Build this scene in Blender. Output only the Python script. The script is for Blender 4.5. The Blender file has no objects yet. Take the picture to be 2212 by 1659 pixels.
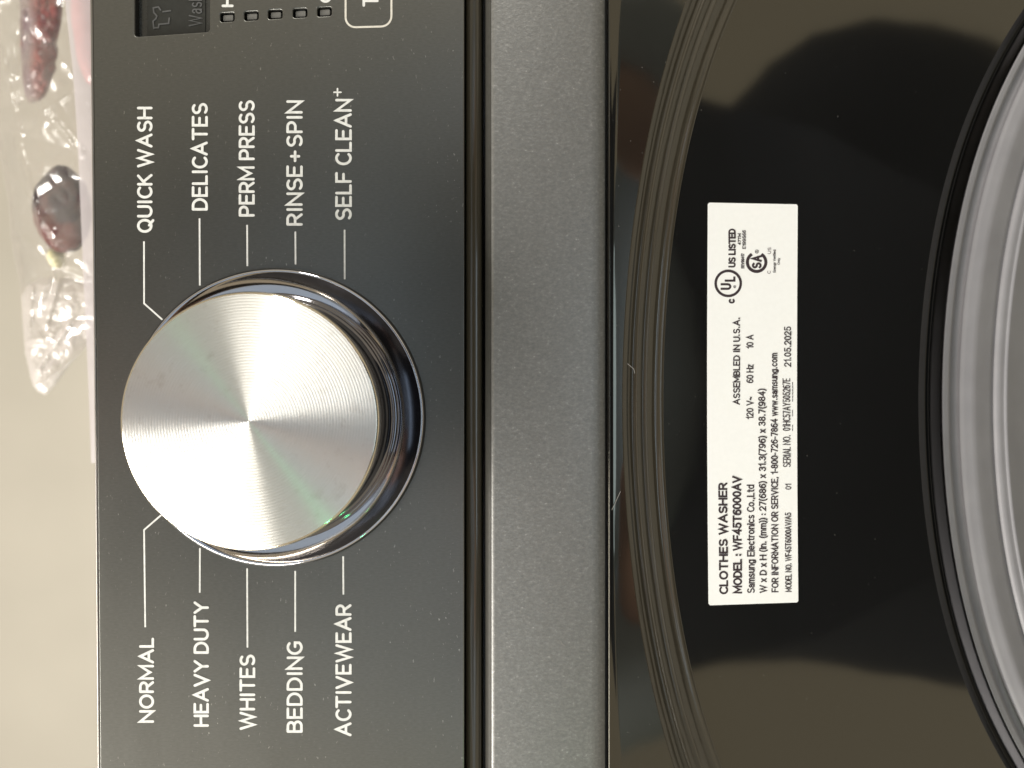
import bpy, bmesh, math, random
from mathutils import Vector, Matrix, noise as mn
random.seed(4)
R = math.radians
C = bpy.context.scene.collection

# ------------------------------------------------------------------ camera, world, lamps
S = 0.24 / 2212.0            # metres per photo unit on the washer's front face
F = 1597.0                   # focal length in the same units
D = S * F                    # camera distance from the front face
CU, CV = 1106.0, 829.5
sc = bpy.context.scene
cam = bpy.data.cameras.new('camera')
cam.sensor_width = 36; cam.lens = 18 * F / CU
cam.clip_start = 0.005; cam.clip_end = 30
cam.dof.use_dof = True; cam.dof.focus_distance = D - 0.002; cam.dof.aperture_fstop = 11.0
cam_o = bpy.data.objects.new('camera', cam); C.objects.link(cam_o)
cam_o.matrix_world = Matrix(((0, 1, 0, 0), (0, 0, -1, -D), (-1, 0, 0, 0), (0, 0, 0, 1)))
sc.camera = cam_o

world = bpy.data.worlds.new('World'); sc.world = world; world.use_nodes = True
wb = world.node_tree.nodes['Background']
wb.inputs[0].default_value = (1.0, 0.89, 0.68, 1); wb.inputs[1].default_value = 0.62

def lamp(name, loc, target, sx, sy, power, col, along=None):
    l = bpy.data.lights.new(name, 'AREA'); l.shape = 'RECTANGLE'; l.size = sx; l.size_y = sy
    l.energy = power; l.color = col
    o = bpy.data.objects.new(name, l); C.objects.link(o); o.location = loc
    o.rotation_euler = (Vector(target) - Vector(loc)).to_track_quat('-Z', 'Y').to_euler()
    if along:                                   # long side of the lamp along this direction
        zz = (Vector(loc) - Vector(target)).normalized(); xx = Vector(along); xx = (xx - zz * xx.dot(zz)).normalized(); yy = zz.cross(xx)
        o.rotation_euler = Matrix((xx, yy, zz)).transposed().to_euler()
    o['label'] = name.replace('_', ' '); o['category'] = 'lamp'
    return o
lamp('ceiling_lamp', (-0.74, -0.42, 0.80), (0, 0, 0), 1.55, 0.34, 42.0, (1, 0.96, 0.89), (0.74, 0, 0.68))
lamp('side_lamp', (0.95, -0.62, 0.16), (0, 0, 0), 0.30, 0.12, 5.0, (1, 0.97, 0.9))
lamp('shirt_fill_light', (0.035, -0.188, 0.005), (0.02, -0.6, 0.005), 0.14, 0.068, 0.60, (0.80, 0.90, 1))  # added fill, stronger than a real screen, to brighten the figure's shirt
lamp('low_cool_fill', (-0.01, -0.30, -0.135), (0, 0, 0.0), 0.20, 0.03, 0.05, (0.66, 0.85, 1))  # added cool fill for panel and groove highlights; no window stands here
lamp('green_streak_light', (-0.74, -0.60, -0.16), (0, 0, 0), 0.03, 0.03, 0.26, (0.10, 1, 0.36))  # added only for the green streak on the knob face, no real lamp
sc.view_settings.view_transform = 'Standard'; sc.view_settings.look = 'None'
sc.view_settings.exposure = 0; sc.view_settings.gamma = 1
sc.cycles.max_bounces = 8; sc.cycles.transparent_max_bounces = 16

# ------------------------------------------------------------------ helpers
def P(u, v, y=0.0):
    """the place at depth y behind the front face that the photo shows at (u, v)"""
    k = S * (D + y) / D
    return Vector(((CV - v) * k, y, (CU - u) * k))

def link(name, mesh, mat=None, parent=None, smooth=False):
    o = bpy.data.objects.new(name, mesh); C.objects.link(o)
    if mat: mesh.materials.append(mat)
    if parent: o.parent = parent
    if smooth: mesh.polygons.foreach_set('use_smooth', [True] * len(mesh.polygons))
    return o

def mesh_of(verts, faces, name='mesh'):
    me = bpy.data.meshes.new(name); me.from_pydata([tuple(v) for v in verts], [], faces); me.update()
    return me

def tag(o, label, cat=None, kind=None, group=None):
    if label: o['label'] = label
    if cat: o['category'] = cat
    if kind: o['kind'] = kind
    if group: o['group'] = group
    return o

def empty(name, loc=(0, 0, 0)):
    o = bpy.data.objects.new(name, None); C.objects.link(o); o.location = loc; o.empty_display_size = 0.02
    return o

def grid(rows, closed=False):
    """rows: list of equal-length vertex lists -> verts, faces"""
    n = len(rows[0]); V = [p for r in rows for p in r]; Fc = []
    for i in range(len(rows) - 1):
        for j in range(n if closed else n - 1):
            a = i * n + j; b = i * n + (j + 1) % n
            Fc.append((a, b, b + n, a + n))
    return V, Fc

def box(name, a, b, mat, parent, bevel=0.0):
    bm = bmesh.new(); bmesh.ops.create_cube(bm, size=1)
    for v in bm.verts:
        v.co = Vector([(a[i] + b[i]) / 2 + v.co[i] * (b[i] - a[i]) for i in range(3)])
    if bevel: bmesh.ops.bevel(bm, geom=bm.edges[:], offset=bevel, segments=3, profile=0.5, affect='EDGES')
    me = bpy.data.meshes.new(name); bm.to_mesh(me); bm.free()
    return link(name, me, mat, parent)

# ------------------------------------------------------------------ materials
class M:
    def __init__(s, name):
        s.m = bpy.data.materials.new(name); s.m.use_nodes = True
        s.t = s.m.node_tree; s.n = s.t.nodes; s.b = s.n['Principled BSDF']; s.l = s.t.links.new
    def set(s, **k):
        for a, v in k.items():
            i = s.b.inputs[a.replace('_', ' ')]
            i.default_value = (*v, 1) if isinstance(v, tuple) and len(v) == 3 else v
        return s
    def node(s, typ, **k):
        n = s.n.new(typ)
        for a, v in k.items():
            if hasattr(n, a): setattr(n, a, v)
            else: n.inputs[a.replace('_', ' ')].default_value = v
        return n
    def coord(s, scale=(1, 1, 1)):
        c = s.node('ShaderNodeTexCoord'); mp = s.node('ShaderNodeMapping'); mp.inputs['Scale'].default_value = scale
        s.l(c.outputs['Object'], mp.inputs[0]); return mp.outputs[0]
    def noise(s, vec, scale, detail=3, rough=0.5):
        n = s.node('ShaderNodeTexNoise'); n.inputs['Scale'].default_value = scale
        n.inputs['Detail'].default_value = detail; n.inputs['Roughness'].default_value = rough
        s.l(vec, n.inputs['Vector']); return n.outputs[0]
    def ramp(s, fac, stops):
        r = s.node('ShaderNodeValToRGB'); e = r.color_ramp.elements
        while len(e) < len(stops): e.new(0.5)
        for i, (p, c) in enumerate(stops): e[i].position = p; e[i].color = (*c, 1) if len(c) == 3 else c
        s.l(fac, r.inputs[0]); return r.outputs[0]
    def mix(s, fac, a, b):
        n = s.node('ShaderNodeMix', data_type='RGBA'); s.l(fac, n.inputs[0])
        for i, x in ((6, a), (7, b)):
            if isinstance(x, tuple): n.inputs[i].default_value = (*x, 1)
            else: s.l(x, n.inputs[i])
        return n.outputs[2]
    def bump(s, h, strength, dist):
        b = s.node('ShaderNodeBump'); b.inputs['Strength'].default_value = strength
        b.inputs['Distance'].default_value = dist; s.l(h, b.inputs['Height']); s.l(b.outputs[0], s.b.inputs['Normal'])
        return b

def g(v): return (v, v, v)

# dark stainless sheet with dust specks and faint smears
m = M('dark_stainless'); m.set(Metallic=0.88, Roughness=0.31, IOR=1.5, Anisotropic=0.35)
tv = m.node('ShaderNodeCombineXYZ'); tv.inputs[2].default_value = 1; m.l(tv.outputs[0], m.b.inputs['Tangent'])   # brushed sideways: highlights stretch up and down
co = m.coord((1, 1, 1))
fine = m.noise(m.coord((3000, 3000, 900)), 1, 2)
smear = m.noise(m.coord((18, 18, 60)), 1, 5, 0.65)
speck = m.noise(m.coord((700, 700, 1500)), 1, 2, 0.6)
patch = m.noise(co, 45, 3)
base = m.ramp(fine, [(0.3, (0.134, 0.133, 0.124)), (0.7, (0.152, 0.151, 0.141))])
sp = m.ramp(speck, [(0.665, g(0)), (0.74, g(1))])
pm = m.ramp(patch, [(0.45, g(0.1)), (0.7, g(0.8))])
mul = m.node('ShaderNodeMix', data_type='RGBA', blend_type='MULTIPLY'); mul.inputs[0].default_value = 1
m.l(sp, mul.inputs[6]); m.l(pm, mul.inputs[7])
m.l(m.mix(mul.outputs[2], base, (0.62, 0.60, 0.56)), m.b.inputs['Base Color'])
m.l(m.ramp(smear, [(0.3, g(0.30)), (0.75, g(0.335))]), m.b.inputs['Roughness'])
m.bump(fine, 0.04, 0.0001)
STEEL = m.m

m = M('satin_trim'); m.set(Base_Color=(0.42, 0.40, 0.38), Metallic=0.8, Roughness=0.30)
n_ = m.noise(m.coord((60, 900, 900)), 1, 4)
m.l(m.ramp(n_, [(0.3, (0.24, 0.225, 0.205)), (0.75, (0.33, 0.31, 0.29))]), m.b.inputs['Base Color']); TRIM = m.m

def plain(name, col, rough=0.4, metal=0.0, var=0.12, **k):
    q = M(name); q.set(Base_Color=col, Roughness=rough, Metallic=metal, **k)
    nn = q.noise(q.coord((1, 1, 1)), 900, 3)
    q.l(q.ramp(nn, [(0.3, tuple(c * (1 - var) for c in col)), (0.7, tuple(min(1, c * (1 + var * .8)) for c in col))]), q.b.inputs['Base Color'])
    return q
PRINT = plain('white_print', (0.60, 0.60, 0.58), 0.5).m
PRINT2 = plain('cream_print', (0.56, 0.53, 0.47), 0.5).m
FAINT = plain('grey_print', (0.065, 0.065, 0.065), 0.6).m
INK = plain('black_ink', (0.030, 0.018, 0.022), 0.55).m
INK2 = plain('thin_grey_ink', (0.20, 0.17, 0.18), 0.55).m
PAPER = plain('label_paper', (0.79, 0.79, 0.785), 0.45, var=0.015).m
LENS = plain('lamp_lens', (0.14, 0.135, 0.125), 0.45).m
DARKP = plain('dark_plastic', (0.012, 0.012, 0.012), 0.35).m
DISPLAY = plain('display_glass', (0.022, 0.023, 0.022), 0.22, Coat_Weight=0.4).m
CHROME = plain('chrome', (0.60, 0.59, 0.63), 0.05, 1.0, var=0.015).m
CHROME2 = plain('dark_chrome', (0.20, 0.195, 0.21), 0.08, 1.0, var=0.015).m
WALLC = None

m = M('glossy_black'); m.set(Base_Color=(0.006, 0.006, 0.006), Roughness=0.06, IOR=1.9, Specular_Tint=(1.0, 0.93, 0.76))
dust = m.noise(m.coord((1, 1, 1)), 1500, 2, 0.5)
m.l(m.mix(m.ramp(dust, [(0.76, g(0)), (0.80, g(0.45))]), (0.006, 0.006, 0.006), (0.25, 0.24, 0.22)), m.b.inputs['Base Color'])
wv = m.noise(m.coord((1, 1, 1)), 22, 2); m.bump(wv, 0.06, 0.002)
GLOSS = m.m

m = M('groove_plastic'); m.set(Base_Color=(0.044, 0.037, 0.026), Roughness=0.12, IOR=1.6)
wv = m.noise(m.coord((3, 60, 60)), 8, 2); m.bump(wv, 0.05, 0.001); GROOVE = m.m

m = M('metallic_paint'); m.set(Metallic=0.55, Roughness=0.42, IOR=1.5, Specular_IOR_Level=0.5)
fl = m.noise(m.coord((1700, 1700, 1100)), 1, 3, 0.7)
big = m.noise(m.coord((1, 1, 1)), 260, 3)
cc = m.ramp(fl, [(0.28, (0.145, 0.144, 0.141)), (0.52, (0.180, 0.179, 0.174)), (0.68, (0.225, 0.223, 0.217)), (0.76, (0.42, 0.41, 0.40))])
m.l(m.mix(m.ramp(big, [(0.3, g(0.0)), (0.8, g(0.35))]), cc, (0.180, 0.179, 0.174)), m.b.inputs['Base Color'])
m.bump(fl, 0.30, 0.0002)
PAINT = m.m

m = M('grey_rubber'); m.set(Roughness=0.55)
rb = m.noise(m.coord((1, 1, 1)), 120, 4); gr = m.noise(m.coord((1, 1, 1)), 2500, 2)
m.l(m.ramp(rb, [(0.3, (0.185, 0.180, 0.192)), (0.7, (0.208, 0.203, 0.214))]), m.b.inputs['Base Color']); m.bump(gr, 0.15, 0.0001)
RUBBER = m.m

# spun aluminium knob face: concentric turning marks
m = M('spun_aluminium'); m.set(Base_Color=(0.86, 0.84, 0.79), Metallic=1.0, Roughness=0.37, Anisotropic=1.0)
tg = m.node('ShaderNodeTangent'); tg.direction_type = 'RADIAL'; tg.axis = 'Z'
m.l(tg.outputs[0], m.b.inputs['Tangent']); m.set(Anisotropic_Rotation=0.25)
tc = m.node('ShaderNodeTexCoord'); sx = m.node('ShaderNodeSeparateXYZ'); m.l(tc.outputs['Object'], sx.inputs[0])
cx = m.node('ShaderNodeCombineXYZ'); m.l(sx.outputs[0], cx.inputs[0]); m.l(sx.outputs[1], cx.inputs[1])
ln = m.node('ShaderNodeVectorMath', operation='LENGTH'); m.l(cx.outputs[0], ln.inputs[0])
mm = m.node('ShaderNodeMath', operation='MULTIPLY'); mm.inputs[1].default_value = 2 * math.pi / 0.00062; m.l(ln.outputs['Value'], mm.inputs[0])
sn = m.node('ShaderNodeMath', operation='SINE'); m.l(mm.outputs[0], sn.inputs[0])
rr = m.node('ShaderNodeCombineXYZ'); m.l(ln.outputs['Value'], rr.inputs[0])
rn = m.noise(rr.outputs[0], 2600, 3)
ad = m.node('ShaderNodeMath', operation='MULTIPLY_ADD'); ad.inputs[1].default_value = 0.35; m.l(sn.outputs[0], ad.inputs[0]); m.l(rn, ad.inputs[2])
m.bump(ad.outputs[0], 0.26, 0.00010)
fp = m.noise(m.coord((1, 1, 1)), 170, 4, 0.7)
m.l(m.ramp(fp, [(0.55, (0.93, 0.91, 0.86)), (0.8, (0.76, 0.72, 0.66))]), m.b.inputs['Base Color'])
SPUN = m.m

m = M('painted_wall'); m.set(Roughness=0.8)
w1 = m.noise(m.coord((1, 1, 1)), 3, 3); wg = m.noise(m.coord((1, 1, 1)), 90, 4); m.bump(wg, 0.25, 0.002)
m.l(m.ramp(w1, [(0.3, (0.350, 0.327, 0.285)), (0.7, (0.41, 0.383, 0.335))]), m.b.inputs['Base Color']); WALL = m.m

# clear crinkled film
def film(nm, DIFF, rgh, tomin):
  m = M(nm)
  tr = m.node('ShaderNodeBsdfTransparent'); tr.inputs[0].default_value = (0.97, 0.96, 0.95, 1)
  gl = m.node('ShaderNodeBsdfGlossy'); gl.inputs['Roughness'].default_value = rgh; gl.inputs['Color'].default_value = (1, 1, 1, 1)
  df = m.node('ShaderNodeBsdfDiffuse'); df.inputs[0].default_value = (0.80, 0.76, 0.78, 1)
  lw = m.node('ShaderNodeLayerWeight'); lw.inputs[0].default_value = 0.35
  bn = m.noise(m.coord((1, 1, 1)), 100, 3); bp = m.node('ShaderNodeBump'); bp.inputs['Strength'].default_value = 0.25; bp.inputs['Distance'].default_value = 0.002
  m.l(bn, bp.inputs['Height'])
  for q in (gl, df, lw): m.l(bp.outputs[0], q.inputs['Normal'])
  mr = m.node('ShaderNodeMapRange'); mr.inputs['To Min'].default_value = tomin; mr.inputs['To Max'].default_value = 0.5
  m.l(lw.outputs['Facing'], mr.inputs[0])
  s1 = m.node('ShaderNodeMixShader'); m.l(mr.outputs[0], s1.inputs[0]); m.l(tr.outputs[0], s1.inputs[1]); m.l(gl.outputs[0], s1.inputs[2])
  s2 = m.node('ShaderNodeMixShader'); s2.inputs[0].default_value = DIFF; m.l(s1.outputs[0], s2.inputs[1]); m.l(df.outputs[0], s2.inputs[2])
  m.l(s2.outputs[0], m.n['Material Output'].inputs['Surface'])
  return m.m
FILM = film('clear_film', 0.05, 0.16, 0.018); FILM2 = film('cloudy_film', 0.30, 0.2, 0.05)

m = M('milky_film'); m.set(Base_Color=(0.33, 0.30, 0.31), Roughness=0.5, Alpha=0.72); MILK = m.m
m.use = None

# ------------------------------------------------------------------ stroke lettering
def arc(cx, cy, rx, ry, a0, a1, n=14):
    return [(cx + rx * math.cos(R(a0 + (a1 - a0) * i / n)), cy + ry * math.sin(R(a0 + (a1 - a0) * i / n))) for i in range(n + 1)]
def full(cx, cy, rx, ry): return arc(cx, cy, rx, ry, 90, 450, 24)
G = {
 'A': (.76, [[(0, 0), (.38, 1), (.76, 0)], [(.125, .32), (.635, .32)]]),
 'B': (.60, [[(0, 0), (0, 1)], [(0, 1), (.32, 1)] + arc(.32, .765, .235, .235, 90, -90) + [(0, .53)], [(.28, .53)] + arc(.34, .265, .26, .265, 90, -90) + [(0, 0)]]),
 'C': (.60, [arc(.37, .5, .37, .5, 48, 312, 22)]),
 'D': (.66, [[(0, 0), (0, 1)], [(0, 1), (.24, 1)] + arc(.24, .5, .42, .5, 88, -88, 18) + [(.24, 0), (0, 0)]]),
 'E': (.54, [[(.54, 1), (0, 1), (0, 0), (.54, 0)], [(0, .52), (.48, .52)]]),
 'F': (.52, [[(.52, 1), (0, 1), (0, 0)], [(0, .50), (.47, .50)]]),
 'G': (.68, [arc(.38, .5, .38, .5, 50, 318, 22) + [(.67, .47), (.42, .47)]]),
 'H': (.66, [[(0, 0), (0, 1)], [(.66, 0), (.66, 1)], [(0, .52), (.66, .52)]]),
 'I': (.10, [[(.05, 0), (.05, 1)]]),
 'J': (.4, [[(.4, 1), (.4, .25)] + arc(.2, .22, .2, .22, 0, -170)]),
 'K': (.60, [[(0, 0), (0, 1)], [(.56, 1), (.02, .46)], [(.17, .60), (.60, 0)]]),
 'L': (.48, [[(0, 1), (0, 0), (.48, 0)]]),
 'M': (.80, [[(0, 0), (0, 1), (.40, .22), (.80, 1), (.80, 0)]]),
 'N': (.66, [[(0, 0), (0, 1), (.66, 0), (.66, 1)]]),
 'O': (.76, [full(.38, .5, .38, .5)]),
 'P': (.58, [[(0, 0), (0, 1)], [(0, 1), (.31, 1)] + arc(.31, .72, .27, .28, 90, -90) + [(0, .44)]]),
 'Q': (.76, [full(.38, .5, .38, .5), [(.42, .16), (.74, -.14)]]),
 'R': (.60, [[(0, 0), (0, 1)], [(0, 1), (.31, 1)] + arc(.31, .73, .27, .27, 90, -90) + [(0, .46)], [(.30, .46), (.60, 0)]]),
 'S': (.60, [arc(.31, .745, .28, .255, 38, 265, 14) + arc(.30, .255, .30, .255, 85, -142, 14)]),
 'T': (.66, [[(0, 1), (.66, 1)], [(.33, 1), (.33, 0)]]),
 'U': (.64, [[(0, 1), (0, .32)] + arc(.32, .32, .32, .32, 180, 360, 16) + [(.64, 1)]]),
 'V': (.72, [[(0, 1), (.36, 0), (.72, 1)]]),
 'W': (1.06, [[(0, 1), (.27, 0), (.53, .95), (.79, 0), (1.06, 1)]]),
 'X': (.66, [[(0, 0), (.66, 1)], [(0, 1), (.66, 0)]]),
 'Y': (.68, [[(0, 1), (.34, .45), (.68, 1)], [(.34, .45), (.34, 0)]]),
 'Z': (.6, [[(0, 1), (.6, 1), (0, 0), (.6, 0)]]),
 '0': (.54, [full(.27, .5, .27, .5)]),
 '1': (.24, [[(0, .76), (.14, .84), (.24, 1), (.24, 0)]]),
 '2': (.54, [arc(.27, .72, .27, .28, 170, -35, 12) + [(0, 0), (.54, 0)]]),
 '3': (.54, [arc(.27, .76, .24, .24, 150, -90, 12), arc(.27, .27, .27, .27, 85, -155, 12)]),
 '4': (.58, [[(.43, 0), (.43, 1), (0, .28), (.58, .28)]]),
 '5': (.54, [[(.50, 1), (.10, 1), (.05, .50)] + arc(.26, .32, .28, .32, 135, -150, 14)]),
 '6': (.54, [full(.27, .32, .27, .32), arc(.36, .42, .36, .58, 62, 190, 12)]),
 '7': (.52, [[(0, 1), (.52, 1), (.18, 0)]]),
 '8': (.54, [full(.27, .765, .225, .235), full(.27, .265, .27, .265)]),
 '9': (.54, [full(.27, .68, .27, .32), arc(.18, .58, .36, .58, -118, 10, 12)]),
 'a': (.42, [arc(.21, .52, .19, .21, 165, 0, 10) + [(.40, 0)], [(.40, .44), (.19, .42)] + arc(.18, .20, .18, .20, 95, 300, 12) + [(.40, .2)]]),
 'c': (.44, [arc(.25, .365, .25, .365, 45, 315, 16)]),
 'd': (.50, [full(.25, .365, .25, .365), [(.50, 0), (.50, 1)]]),
 'e': (.50, [[(.02, .38), (.49, .38)] + arc(.25, .365, .25, .365, 5, 312, 18)]),
 'f': (.26, [arc(.26, .82, .14, .18, 90, 180, 6) + [(.12, 0)], [(0, .70), (.26, .70)]]),
 'g': (.50, [full(.25, .365, .25, .365), [(.50, .73), (.50, -.05)] + arc(.26, -.05, .24, .20, 0, -150, 10)]),
 'h': (.46, [[(0, 0), (0, 1)], [(0, .46)] + arc(.23, .46, .23, .27, 170, 0, 10) + [(.46, 0)]]),
 'i': (.0, [[(0, 0), (0, .73)], [(0, .93), (0, 1.0)]]),
 'l': (.0, [[(0, 0), (0, 1)]]),
 'm': (.76, [[(0, 0), (0, .73)], [(0, .48)] + arc(.19, .50, .19, .23, 170, 0, 9) + [(.38, 0)], [(.38, .48)] + arc(.57, .50, .19, .23, 170, 0, 9) + [(.76, 0)]]),
 'n': (.46, [[(0, 0), (0, .73)], [(0, .46)] + arc(.23, .46, .23, .27, 170, 0, 10) + [(.46, 0)]]),
 'o': (.52, [full(.26, .365, .26, .365)]),
 'r': (.26, [[(0, 0), (0, .73)], [(0, .42)] + arc(.24, .46, .24, .26, 170, 85, 6)]),
 's': (.42, [arc(.21, .545, .19, .185, 35, 265, 10) + arc(.21, .18, .21, .18, 85, -145, 10)]),
 't': (.28, [[(.12, .95), (.12, .15)] + arc(.24, .15, .12, .15, 180, 280, 6), [(0, .71), (.28, .71)]]),
 'u': (.46, [[(0, .73), (0, .27)] + arc(.23, .27, .23, .27, 180, 350, 10), [(.46, 0), (.46, .73)]]),
 'v': (.44, [[(0, .73), (.22, 0), (.44, .73)]]),
 'w': (.70, [[(0, .73), (.175, 0), (.35, .68), (.525, 0), (.70, .73)]]),
 'x': (.44, [[(0, 0), (.44, .73)], [(0, .73), (.44, 0)]]),
 'y': (.44, [[(0, .73), (.23, 0)], [(.44, .73), (.18, -.18), (.02, -.25)]]),
 'z': (.40, [[(0, .73), (.40, .73), (0, 0), (.40, 0)]]),
 '.': (.14, [[(.07, 0), (.07, .09)]]),
 ',': (.10, [[(.07, .06), (.02, -.14)]]),
 ':': (.0, [[(0, .08), (0, .14)], [(0, .58), (0, .64)]]),
 '-': (.26, [[(0, .38), (.26, .38)]]),
 '(': (.16, [arc(.34, .42, .34, .72, 118, 242, 12)]),
 ')': (.16, [arc(-.18, .42, .34, .72, 62, -62, 12)]),
 '/': (.30, [[(0, 0), (.30, 1)]]),
 '~': (.44, [arc(.11, .38, .11, .10, 180, 0, 8)[:-1] + arc(.33, .38, .11, .10, 180, 360, 8)]),
 '+': (.56, [[(0, .46), (.56, .46)], [(.28, .18), (.28, .74)]]),
}
def stroke_outline(pts, hw, rnd):
    """thick polyline -> left and right offset points (mitred)"""
    q = [Vector(pts[0])]
    for p in pts[1:]:
        if (Vector(p) - q[-1]).length > 1e-4: q.append(Vector(p))
    closed = (q[0] - q[-1]).length < 1e-3 and len(q) > 5
    if closed: q = q[:-1]
    n = len(q); L, Rr = [], []
    for i in range(n):
        a = q[(i - 1) % n] if (closed or i) else None
        b = q[(i + 1) % n] if (closed or i < n - 1) else None
        d1 = (q[i] - a).normalized() if a is not None else None
        d2 = (b - q[i]).normalized() if b is not None else None
        if d1 is None: d1 = d2
        if d2 is None: d2 = d1
        t = d1 + d2
        t = t.normalized() if t.length > 1e-3 else d1
        nn = Vector((-t.y, t.x)); c = max(0.36, nn.dot(Vector((-d1.y, d1.x))))
        L.append(q[i] + nn * hw / c); Rr.append(q[i] - nn * hw / c)
    if not closed:
        d0 = (q[0] - q[1]).normalized(); d1 = (q[-1] - q[-2]).normalized()
        e = [(0.55, 0.83), (0.9, 0.43)] if rnd else []
        pl, pr = [], []
        for k, w in e:
            pass
        if rnd:
            n0 = Vector((d0.y, -d0.x)); n1 = Vector((-d1.y, d1.x))
            L = [q[0] + d0 * hw * .95 + n0 * hw * .35, q[0] + d0 * hw * .6 + n0 * hw * .8] + L + [q[-1] + d1 * hw * .6 + n1 * hw * .8, q[-1] + d1 * hw * .95 + n1 * hw * .35]
            Rr = [q[0] + d0 * hw * .95 - n0 * hw * .35, q[0] + d0 * hw * .6 - n0 * hw * .8] + Rr + [q[-1] + d1 * hw * .6 - n1 * hw * .8, q[-1] + d1 * hw * .95 - n1 * hw * .35]
        else:
            n0 = Vector((d0.y, -d0.x)); n1 = Vector((-d1.y, d1.x))
            L = [q[0] + d0 * hw + n0 * hw] + L + [q[-1] + d1 * hw + n1 * hw]
            Rr = [q[0] + d0 * hw - n0 * hw] + Rr + [q[-1] + d1 * hw - n1 * hw]
    return L, Rr, closed

def strokes_mesh(strokes, hw, place, rnd=True, y0=0.00003):
    """strokes in photo units laid on a surface by place(u, v, lift)"""
    V, Fc = [], []
    for k, st in enumerate(strokes):
        L, Rr, closed = stroke_outline(st, hw, rnd)
        lift = y0 + (k % 9) * 0.000006
        b = len(V); n = len(L)
        for i, (a, c) in enumerate(zip(L, Rr)): V += [place(a.x, a.y, lift + i * 4e-7), place(c.x, c.y, lift + i * 4e-7)]
        for i in range(n if closed else n - 1):
            j = (i + 1) % n
            Fc.append((b + 2 * i, b + 2 * i + 1, b + 2 * j + 1, b + 2 * j))
    return mesh_of(V, Fc, 'lettering')

def layout(txt, gap=0.26, space=0.42):
    x = 0; out = []; first = True
    for ch in txt:
        if ch == ' ': x += space; continue
        w, st = G[ch]
        if not first: x += gap
        first = False
        out += [[(x + a, b) for a, b in s] for s in st]; x += w
    return out, x

def text(name, txt, uc0, ub0, v0, v1, hw, place, mat, parent, drift=0.0, rnd=True, gap=0.26, space=0.42, label=None):
    """cap top at u=uc0, baseline u=ub0, running from v0 (start) up to v1 (end); drift = change of u over the run"""
    st, wd = layout(txt, gap, space)
    a0, a1 = v0 - hw, v1 + hw; c0, b0 = uc0 + hw, ub0 - hw
    S2 = []
    for s in st:
        o = []
        for x, y in s:
            f = x / wd if wd else 0
            o.append((b0 + (c0 - b0) * y + drift * f, a0 + (a1 - a0) * f))
        S2.append(o)
    ob = link(name, strokes_mesh(S2, hw, place, rnd), mat, parent)
    if label: ob['label'] = label
    return ob

on_panel = lambda u, v, h: P(u, v, -h)

# ------------------------------------------------------------------ the washing machine
WM = empty('washing_machine', (0, 0, -0.885))
tag(WM, 'dark stainless front load washing machine with silver dial, open door and white rating label', 'washing machine')
WMi = Matrix.Translation((0, 0, 0.885))
def part(name, me, mat, smooth=False, parent=None):
    o = link(name, me, mat, parent or WM, smooth)
    if parent is None: o.matrix_parent_inverse = WMi
    return o

VA, VB = -900, 2500          # the length of the straight parts, beyond both sides of the frame
def edge_u(v): return 209 + (v - 830) * 0.0096 - 0.000002 * (v - 830) ** 2 * 0.6

# control panel: sheet with openings, bevelled edges
def rrect(u0, u1, v0, v1, r, shear=0.0, n=6):
    pts = []
    for cu, cv, a in ((u1 - r, v0 + r, -90), (u1 - r, v1 - r, 0), (u0 + r, v1 - r, 90), (u0 + r, v0 + r, 180)):
        for i in range(n + 1):
            t = R(a + 90 * i / n); pts.append([cu + r * math.cos(t), cv + r * math.sin(t)])
    m_ = (u0 + u1) / 2
    return [(a, b + shear * (a - m_)) for a, b in pts]
def circle(cu, cv, r, n=96): return [(cu + r * math.cos(2 * math.pi * i / n), cv + r * math.sin(2 * math.pi * i / n)) for i in range(n)]
LEDS = [(490.9, 36.6), (542.8, 33.8), (594.4, 30.4), (648, 27.6), (700.7, 24.8)]
KU, KV = 597.5, 901.5        # knob centre on the face
display_hole = rrect(290.5, 453, -330, 74, 7, -0.068)
outline = [(edge_u(v), v) for v in range(VA, VB + 1, 100)] + [(1002.5, VB), (1002.5, VA)]
cur = bpy.data.curves.new('sheet', 'CURVE'); cur.dimensions = '2D'; cur.fill_mode = 'BOTH'
BV = 0.00022
def spline(pts):
    s = cur.splines.new('POLY'); s.points.add(len(pts) - 1); s.use_cyclic_u = True
    for p, (u, v) in zip(s.points, pts): p.co = ((CV - v) * S, (CU - u) * S, 0, 1)
spline(outline); spline(display_hole); spline(circle(KU, KV, 312))
for lu, lv in LEDS: spline(rrect(lu - 15.5, lu + 15.5, lv - 10, lv + 10, 5, -0.055))
cur.extrude = 0.0006; cur.bevel_depth = BV; cur.bevel_resolution = 3; cur.offset = -BV
to = bpy.data.objects.new('tmp', cur); C.objects.link(to)
bpy.context.view_layer.update()
pme = bpy.data.meshes.new_from_object(to.evaluated_get(bpy.context.evaluated_depsgraph_get()))
bpy.data.objects.remove(to)
th = 0.0006 + BV
pme.transform(Matrix(((1, 0, 0, 0), (0, 0, -1, th), (0, 1, 0, 0), (0, 0, 0, 1))))
pme.materials.clear()
PANEL = part('control_panel', pme, STEEL)

# backing behind the sheet
box('panel_backing', P(1000, VB, 0).xyz * 1 + Vector((0, 0.0042, 0)), P(230, VA, 0) + Vector((0, 0.03, 0)), DARKP, WM).matrix_parent_inverse = WMi

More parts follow.
